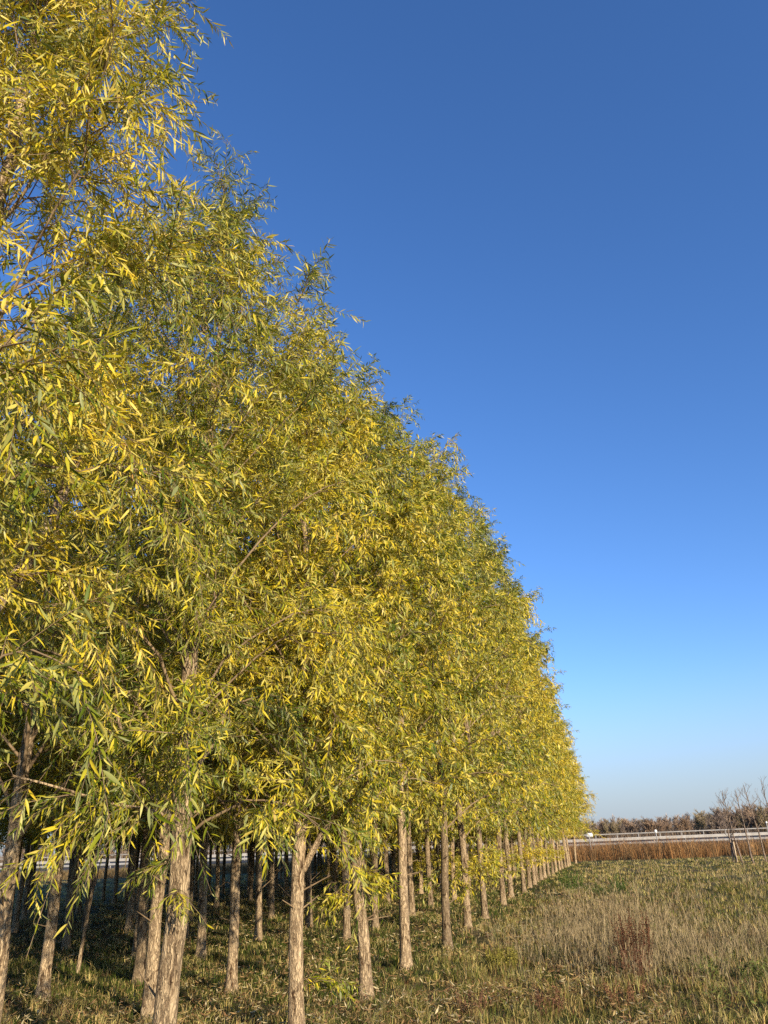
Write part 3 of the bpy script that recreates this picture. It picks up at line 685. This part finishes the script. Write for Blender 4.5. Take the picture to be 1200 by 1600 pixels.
# ------------------------------------------------------------------ weeds
def weed_clump(seed, x, y, R, H, n, col, label, kind='leafy'):
    rng = np.random.default_rng(seed); g = Geo()
    a = rng.uniform(0, 6.28, n); r = R*np.sqrt(rng.random(n))*.45
    b = np.stack([np.cos(a)*r, np.sin(a)*r, np.zeros(n)], -1); h = H*rng.uniform(.5, 1, n)
    sp = rng.uniform(.1, .55 if kind == 'leafy' else .3, n)
    t = np.linspace(0, 1, 5)[None, :, None]
    d = np.stack([np.cos(a)*sp*R/H, np.sin(a)*sp*R/H, np.ones(n)], -1)
    P = b[:, None]+d[:, None]*h[:, None, None]*t+rng.normal(0, .008, (n, 5, 3))*t
    wst = .004 if kind != 'leafy' else .0035
    v, q = tubes(P, np.linspace(1, .4, 5)[None]*np.full((n, 1), wst), 3)
    c0 = np.array(col)*.9
    root = link('weed_clump', None, None, (x, y, float(ground_h(x, y))), label, 'weed')
    link('stems', mesh_np('stems', v, q, None, M_DRY, {'col': np.tile(c0, (len(v), 1))}), root, kind='stuff')
    if kind == 'leafy': fr = leaf_frames(rng, P, h, np.zeros(n), .016, .055, .15)
    else: fr = leaf_frames(rng, P, h, np.zeros(n), .011, .022, .45)
    V, q, _, tn = leaf_mesh_arrays(rng, fr, .34 if kind == 'leafy' else .5, True)
    cc = np.repeat(np.array(col)*rng.uniform(.55, 1.45, (len(V)//4, 1)), 4, 0)
    link('leaves' if kind == 'leafy' else 'seed_heads', mesh_np('leaves', V, q, None, M_VEG if kind == 'leafy' else M_DRY, {'col': cc}), root, kind='stuff')
weed_clump(1, 5.9, 29.0, .6, .7, 34, (.075, .13, .025), 'fresh green leafy weed clump at the field edge near the far trunks')
weed_clump(2, 7.3, 28.3, .45, .55, 20, (.08, .13, .03), 'smaller green leafy weed, right of the larger green clump')
weed_clump(3, 6.4, 26.0, .9, .35, 60, (.05, .085, .018), 'low spreading dark green weed patch in front of the leafy clumps')
weed_clump(4, 3.05, 11.5, .42, .75, 46, (.13, .058, .03), 'tall reddish brown dead weed in the middle of the open field', 'dry')
weed_clump(5, 2.75, 10.8, .4, .42, 26, (.14, .07, .04), 'lower reddish weed in front of the tall reddish one', 'dry')
weed_clump(6, 1.45, 9.0, .3, .30, 22, (.15, .075, .04), 'dark red dead weed near the bottom edge right of the trunks', 'dry')
weed_clump(7, .72, 9.3, .35, .26, 20, (.17, .09, .05), 'red brown dead weed near the bottom centre', 'dry')
weed_clump(8, 1.4, 12.2, .4, .28, 90, (.23, .20, .04), 'round tuft of yellowish olive fine stems beside the litter', 'dry')
weed_clump(9, 4.1, 10.9, 1.0, .24, 46, (.12, .14, .035), 'broad leaved green weeds at the lower right of the field')
weed_clump(10, 3.5, 9.1, .8, .18, 30, (.12, .135, .035), 'green broad leaved weeds nearest the bottom right corner')
weed_clump(11, 2.3, 9.4, .4, .28, 24, (.18, .09, .045), 'brown withered weed low at the bottom right', 'dry')

def feather_weeds():
    """pale dead fluffy stalks round the red weed and across the field"""
    rng = np.random.default_rng(44)
    pts = []
    for cx, cy, sx, sy, n in ((3.3, 13.2, .75, 1.4, 1000), (4.2, 17, .8, 1.6, 800), (5.6, 20.5, 1.2, 1.6, 350), (7.2, 14.5, .7, .8, 260), (3.2, 11.5, .7, .8, 300), (9, 26, 3, 4, 300), (5.6, 12.5, .8, .6, 350), (14, 38, 6, 8, 500)):
        pts.append(np.stack([rng.normal(cx, sx, n), rng.normal(cy, sy, n)], -1))
    p = np.concatenate(pts); s, n = to_sn(p[:, 0], p[:, 1]); p = p[(n < -1.2) & (p[:, 1] > 7.5) & (p[:, 1] < 62)]
    n = len(p); D = p[:, 1]
    b = np.stack([p[:, 0], p[:, 1], ground_h(p[:, 0], p[:, 1])], -1)
    h = .14+.38*rng.random(n)**1.5; a = rng.uniform(0, 6.28, n); ln = rng.uniform(0, .85, n)
    col = np.array([.28, .215, .115])*rng.uniform(.6, 1.35, (n, 1))
    g = Geo()
    V, q, t, c = blades(rng, b, h, .0045*np.maximum(1, D/10), a, ln, col); g.add(V, q, t, col=c)
    for k in range(5):
        u = rng.uniform(.55, .95, n)
        top = b+np.stack([np.cos(a)*h*ln*u*u, np.sin(a)*h*ln*u*u, h*u*.95], -1)
        V, q, t, c = blades(rng, top, h*.22, .0038*np.maximum(1, D/10), rng.uniform(0, 6.28, n), rng.uniform(.3, 1, n), col*1.1); g.add(V, q, t, col=c)
    link('dead_weeds', g.mesh('dead_weeds', M_DRY), label='pale feathery dead weed stalks standing over the open field', cat='weeds', kind='stuff')
feather_weeds()

# ------------------------------------------------------------------ reddish brush belt behind the field
def brush():
    rng = np.random.default_rng(21); g = Geo()
    n = 5600
    x = rng.uniform(-45, 62, n); y = rng.uniform(64.5, 80, n)+np.where(x < 18, 1.5, 0)+1.2*(vnoise(x*.3, x*0, 4)-.5)
    per = 9; X = np.repeat(x, per); Y = np.repeat(y, per); N = n*per
    a = rng.uniform(0, 6.28, N); r = rng.uniform(0, .35, N)
    h = np.interp(X, [-45, -12, 4, 20, 26, 60], [.8, .95, 1.95, 1.95, 1.6, 1.4])*rng.uniform(.45, 1.1, N)*np.repeat(rng.uniform(.86, 1.06, n)*(.8+.4*vnoise(x*.9, y*.6, 8)), per)
    base = np.array([[.30, .15, .055], [.21, .105, .042], [.38, .215, .085], [.18, .12, .06]])[rng.integers(0, 4, n)]
    darker = fbm(x*.13, y*.1, 6)[:, None]
    base = base*(.65+.7*darker)*np.where((x < 2)[:, None], np.array([[.62, .75, .8]]), 1)
    col = np.repeat(base, per, 0)*rng.uniform(.6, 1.4, (N, 1))
    V, q, t, c = blades(rng, np.stack([X+np.cos(a)*r, Y+np.sin(a)*r, 0*X], -1), h, rng.uniform(.015, .035, N), a, rng.uniform(.1, .9, N), col, .5)
    g.add(V, q, t, col=c)
    link('brush', g.mesh('brush', M_DRY), label='dense belt of reddish brown shoots across the far end of the field', cat='brush', kind='stuff')
brush()

# ------------------------------------------------------------------ highway
HX0, HY0, HX1, HY1 = -150., 121., 150., 84.
hd = np.array([HX1-HX0, HY1-HY0]); HL = float(np.linalg.norm(hd)); hd /= HL; hn = np.array([-hd[1], hd[0]])
def hw(u, v): q = np.array([HX0, HY0])+hd*u+hn*v; return q
def hz(u): return float(np.interp(u, [0, 110, 170, 235, HL], [-.55, -.45, -.15, 0.0, .1]))
us = np.linspace(0, HL, 61)
def strip(prof, name, mat, kind='structure', parent=None):
    g = Geo(); V = []
    for u in us:
        for v, z in prof:
            q = hw(u, v); V.append((q[0], q[1], z+hz(u)*(1 if z > .2 else 0)))
    k = len(prof); i = np.arange(len(us)*k).reshape(len(us), k)
    g.add(V, np.stack([i[:-1, :-1], i[:-1, 1:], i[1:, 1:], i[1:, :-1]], -1).reshape(-1, 4))
    return link(name, g.mesh(name, mat), parent, kind=kind if not parent else None)
strip([(-4.5, -.3), (0, .62), (.9, .70), (13, .80), (17.5, 1.1), (30, 1.3), (33.5, -.3)], 'highway_embankment', M_FARGRASS)
strip([(1.2, .712), (12.4, .812)], 'highway', M_ROAD)
strip([(19, 1.155), (29.4, 1.31)], 'far_carriageway', M_ROAD)
strip([(1.6, .722), (1.72, .724)], 'road_marking', M_WHITE)
def rail(v, zlo, zhi, zbase, step, label, mat=M_RAIL, pw=.07):
    root = link('guard_rail', None, None, (0, 0, 0), label, 'guard rail')
    h = zhi-zlo
    prof = [(v-.03, zlo), (v-.07, zlo+h*.2), (v-.03, zlo+h*.42), (v-.03, zlo+h*.58), (v-.07, zlo+h*.8), (v-.03, zhi), (v+.0, zhi), (v+.0, zlo)]
    V = []
    for u in us:
        for vv, z in prof:
            q = hw(u, vv); V.append((q[0], q[1], z+hz(u)))
    k = len(prof); i = np.arange(len(us)*k).reshape(len(us), k); i2 = np.roll(i, -1, 1)
    link('beam', mesh_np('beam', V, np.stack([i[:-1], i2[:-1], i2[1:], i[1:]], -1).reshape(-1, 4), None, mat), root)
    g = Geo(); g.box(-pw, pw, -.06, .06, 0, 1); pm = g.mesh('post', M_POST)
    u = 60.
    while u < HL-30:
        q = hw(u, v+.08); o = link('post', pm, root, (q[0], q[1], zbase+hz(u)-.1)); o.scale = (1, 1, zhi-zbase+.12); o.rotation_euler = (0, 0, math.atan2(hd[1], hd[0]))
        u += step
rail(-.3, 1.0, 1.24, .5, 4.2, 'nearer grey highway guard rail with pale posts, just above the brush')
rail(12.9, 1.36, 1.74, .75, 4.0, 'bright pale guard rail band along the middle of the highway', M_BAND)
rail(30, 2.2, 2.36, 1.25, 3.2, 'far dark guard rail line under the bare treeline', M_POST)

def sign(x, y, zt, w, h, label, round_=False):
    root = link('road_sign', None, None, (x, y, 0), label, 'sign')
    g = Geo(); g.box(-.05, .05, -.05, .05, 0, zt); link('post', g.mesh('post', M_POST), root)
    g = Geo()
    k = 12 if round_ else 4; th = np.arange(k)*2*np.pi/k+(0 if round_ else np.pi/4); f = .5 if round_ else .7071
    F = [(math.cos(a)*w*f, -.09, zt-h*.3+math.sin(a)*h*f) for a in th]; B = [(p_[0], -.06, p_[2]) for p_ in F]
    V = F+B+[(0, -.09, zt-h*.3), (0, -.06, zt-h*.3)]
    Q = [(i, (i+1) % k, k+(i+1) % k, k+i) for i in range(k)]; T = [(2*k, (i+1) % k, i) for i in range(k)]+[(2*k+1, k+i, k+(i+1) % k) for i in range(k)]
    g.add(V, Q, T); link('panel', g.mesh('panel', M_WHITE), root)
sign(31.5, 101.5, 2.3, .32, .42, 'small white upright sign beyond the rail, under the bare treeline', True)
sign(16.6, 72.0, 2.0, .55, .32, 'white rectangular board showing beside the last willow trunks')
sign(43.5, 98, 2.75, .22, .22, 'tiny white marker among the bare saplings on the highway', True)

# ------------------------------------------------------------------ far bare trees
def bare_mesh(seed, H, nb, tint):
    rng = np.random.default_rng(seed); g = Geo()
    K = 6; t = np.linspace(0, 1, K)
    st = []
    for j in range(3):
        a = rng.uniform(0, 6.28); sp = .06*H*j
        st.append(np.stack([math.cos(a)*sp*t, math.sin(a)*sp*t, t*H*(.92-.1*j)], -1))
    st = np.array(st)+np.cumsum(rng.normal(0, .05, (3, K, 3)), 1)*(t > 0)[None, :, None]
    v, q = tubes(st, np.linspace(.16, .03, K)[None]*np.ones((3, 1)), 5); g.add(v, q, col=np.tile(np.array([.13, .105, .085])*tint, (len(v), 1)))
    B, L, _ = spawn(rng, st, nb*2, .06, 1, H*.16, H*.34, .6, .55, .75, 0, 5)
    v, q = tubes(B, np.linspace(.055, .02, 5)[None]*np.ones((len(B), 1)), 3); g.add(v, q, col=np.tile(np.array([.13, .10, .08])*tint, (len(v), 1)))
    S, L, _ = spawn(rng, B, 14, .10, 1, H*.06, H*.15, .6, .6, .7, 0, 3)
    w = rng.uniform(.03, .065, (len(S), 1)); 
    c = np.array([.26, .20, .15])*tint
    side = norm(rng.normal(0, 1, (len(S), 3)))*w
    V = np.stack([S[:, 0]-side, S[:, 0]+side, S[:, 2]+side*.5, S[:, 2]-side*.5], 1)
    cc = np.repeat(c*rng.uniform(.7, 1.35, (len(S), 1)), 4, 0)
    g.add(V.reshape(-1, 3), np.arange(len(S)*4).reshape(-1, 4), col=cc)
    return g.mesh('bare_tree', M_GREYTREE)
tints = [(1, 1, 1), (1.1, .98, .85), (.85, .85, .9), (1.0, 1.02, .75), (1.25, 1.12, .95)]
bms = [bare_mesh(50+i, 10, 16, np.array(tints[i])) for i in range(5)]
rng = np.random.default_rng(77)
GB = 'bare trees beyond the highway'
for row, (yy, n) in enumerate(((262, 70), (274, 70), (288, 70), (306, 76))):
    for i in range(n):
        x = (45+105*(i+rng.uniform(-.5, .5))/(n*.62) if i < n*.62 else -150+200*(i-n*.62+rng.uniform(-.4, .4))/(n*.38))
        ang = x/yy*1305+600
        px = float(np.interp(ang, [0, 900, 960, 985, 1060, 1150, 1200, 1300], [26, 27, 27, 24, 31, 38, 40, 43]))
        H = px/1305*yy+1.6
        o = link('bare_tree', bms[int(rng.integers(0, 5))], None, (x, yy+float(rng.uniform(-6, 6))-.05*x, -.1),
                 'leafless brown tree in the treeline beyond the highway', 'bare tree', GB)
        s = H/10*float(rng.uniform(.74, 1.0)); w_ = s*float(rng.uniform(1.6, 2.6)); o.scale = (w_, w_, s); o.rotation_euler = (0, 0, float(rng.uniform(0, 6.28)))
def scrub():
    rng = np.random.default_rng(23); n = 20000
    x = rng.uniform(-170, 190, n); y = rng.uniform(255, 262, n)-.05*x
    h = rng.uniform(1.2, 4.6, n)
    col = np.array([.20, .15, .105])*rng.uniform(.5, 1.4, (n, 1))
    V, q, t, c = blades(rng, np.stack([x, y, 0*x], -1), h, rng.uniform(.08, .2, n), rng.uniform(0, 6.28, n), rng.uniform(.1, .7, n), col)
    link('undergrowth', mesh_np('undergrowth', V, q, t, M_DRY, {'col': c}), label='low dark brown scrub along the foot of the distant treeline', cat='undergrowth', kind='stuff')
scrub()
tot = sum(len(m.polygons) for m in bpy.data.meshes); print('faces', tot, 'objects', len(bpy.data.objects))
print('per-tree leaves', {m.name: len(m.polygons) for m in bpy.data.meshes if m.name.startswith('crown')})
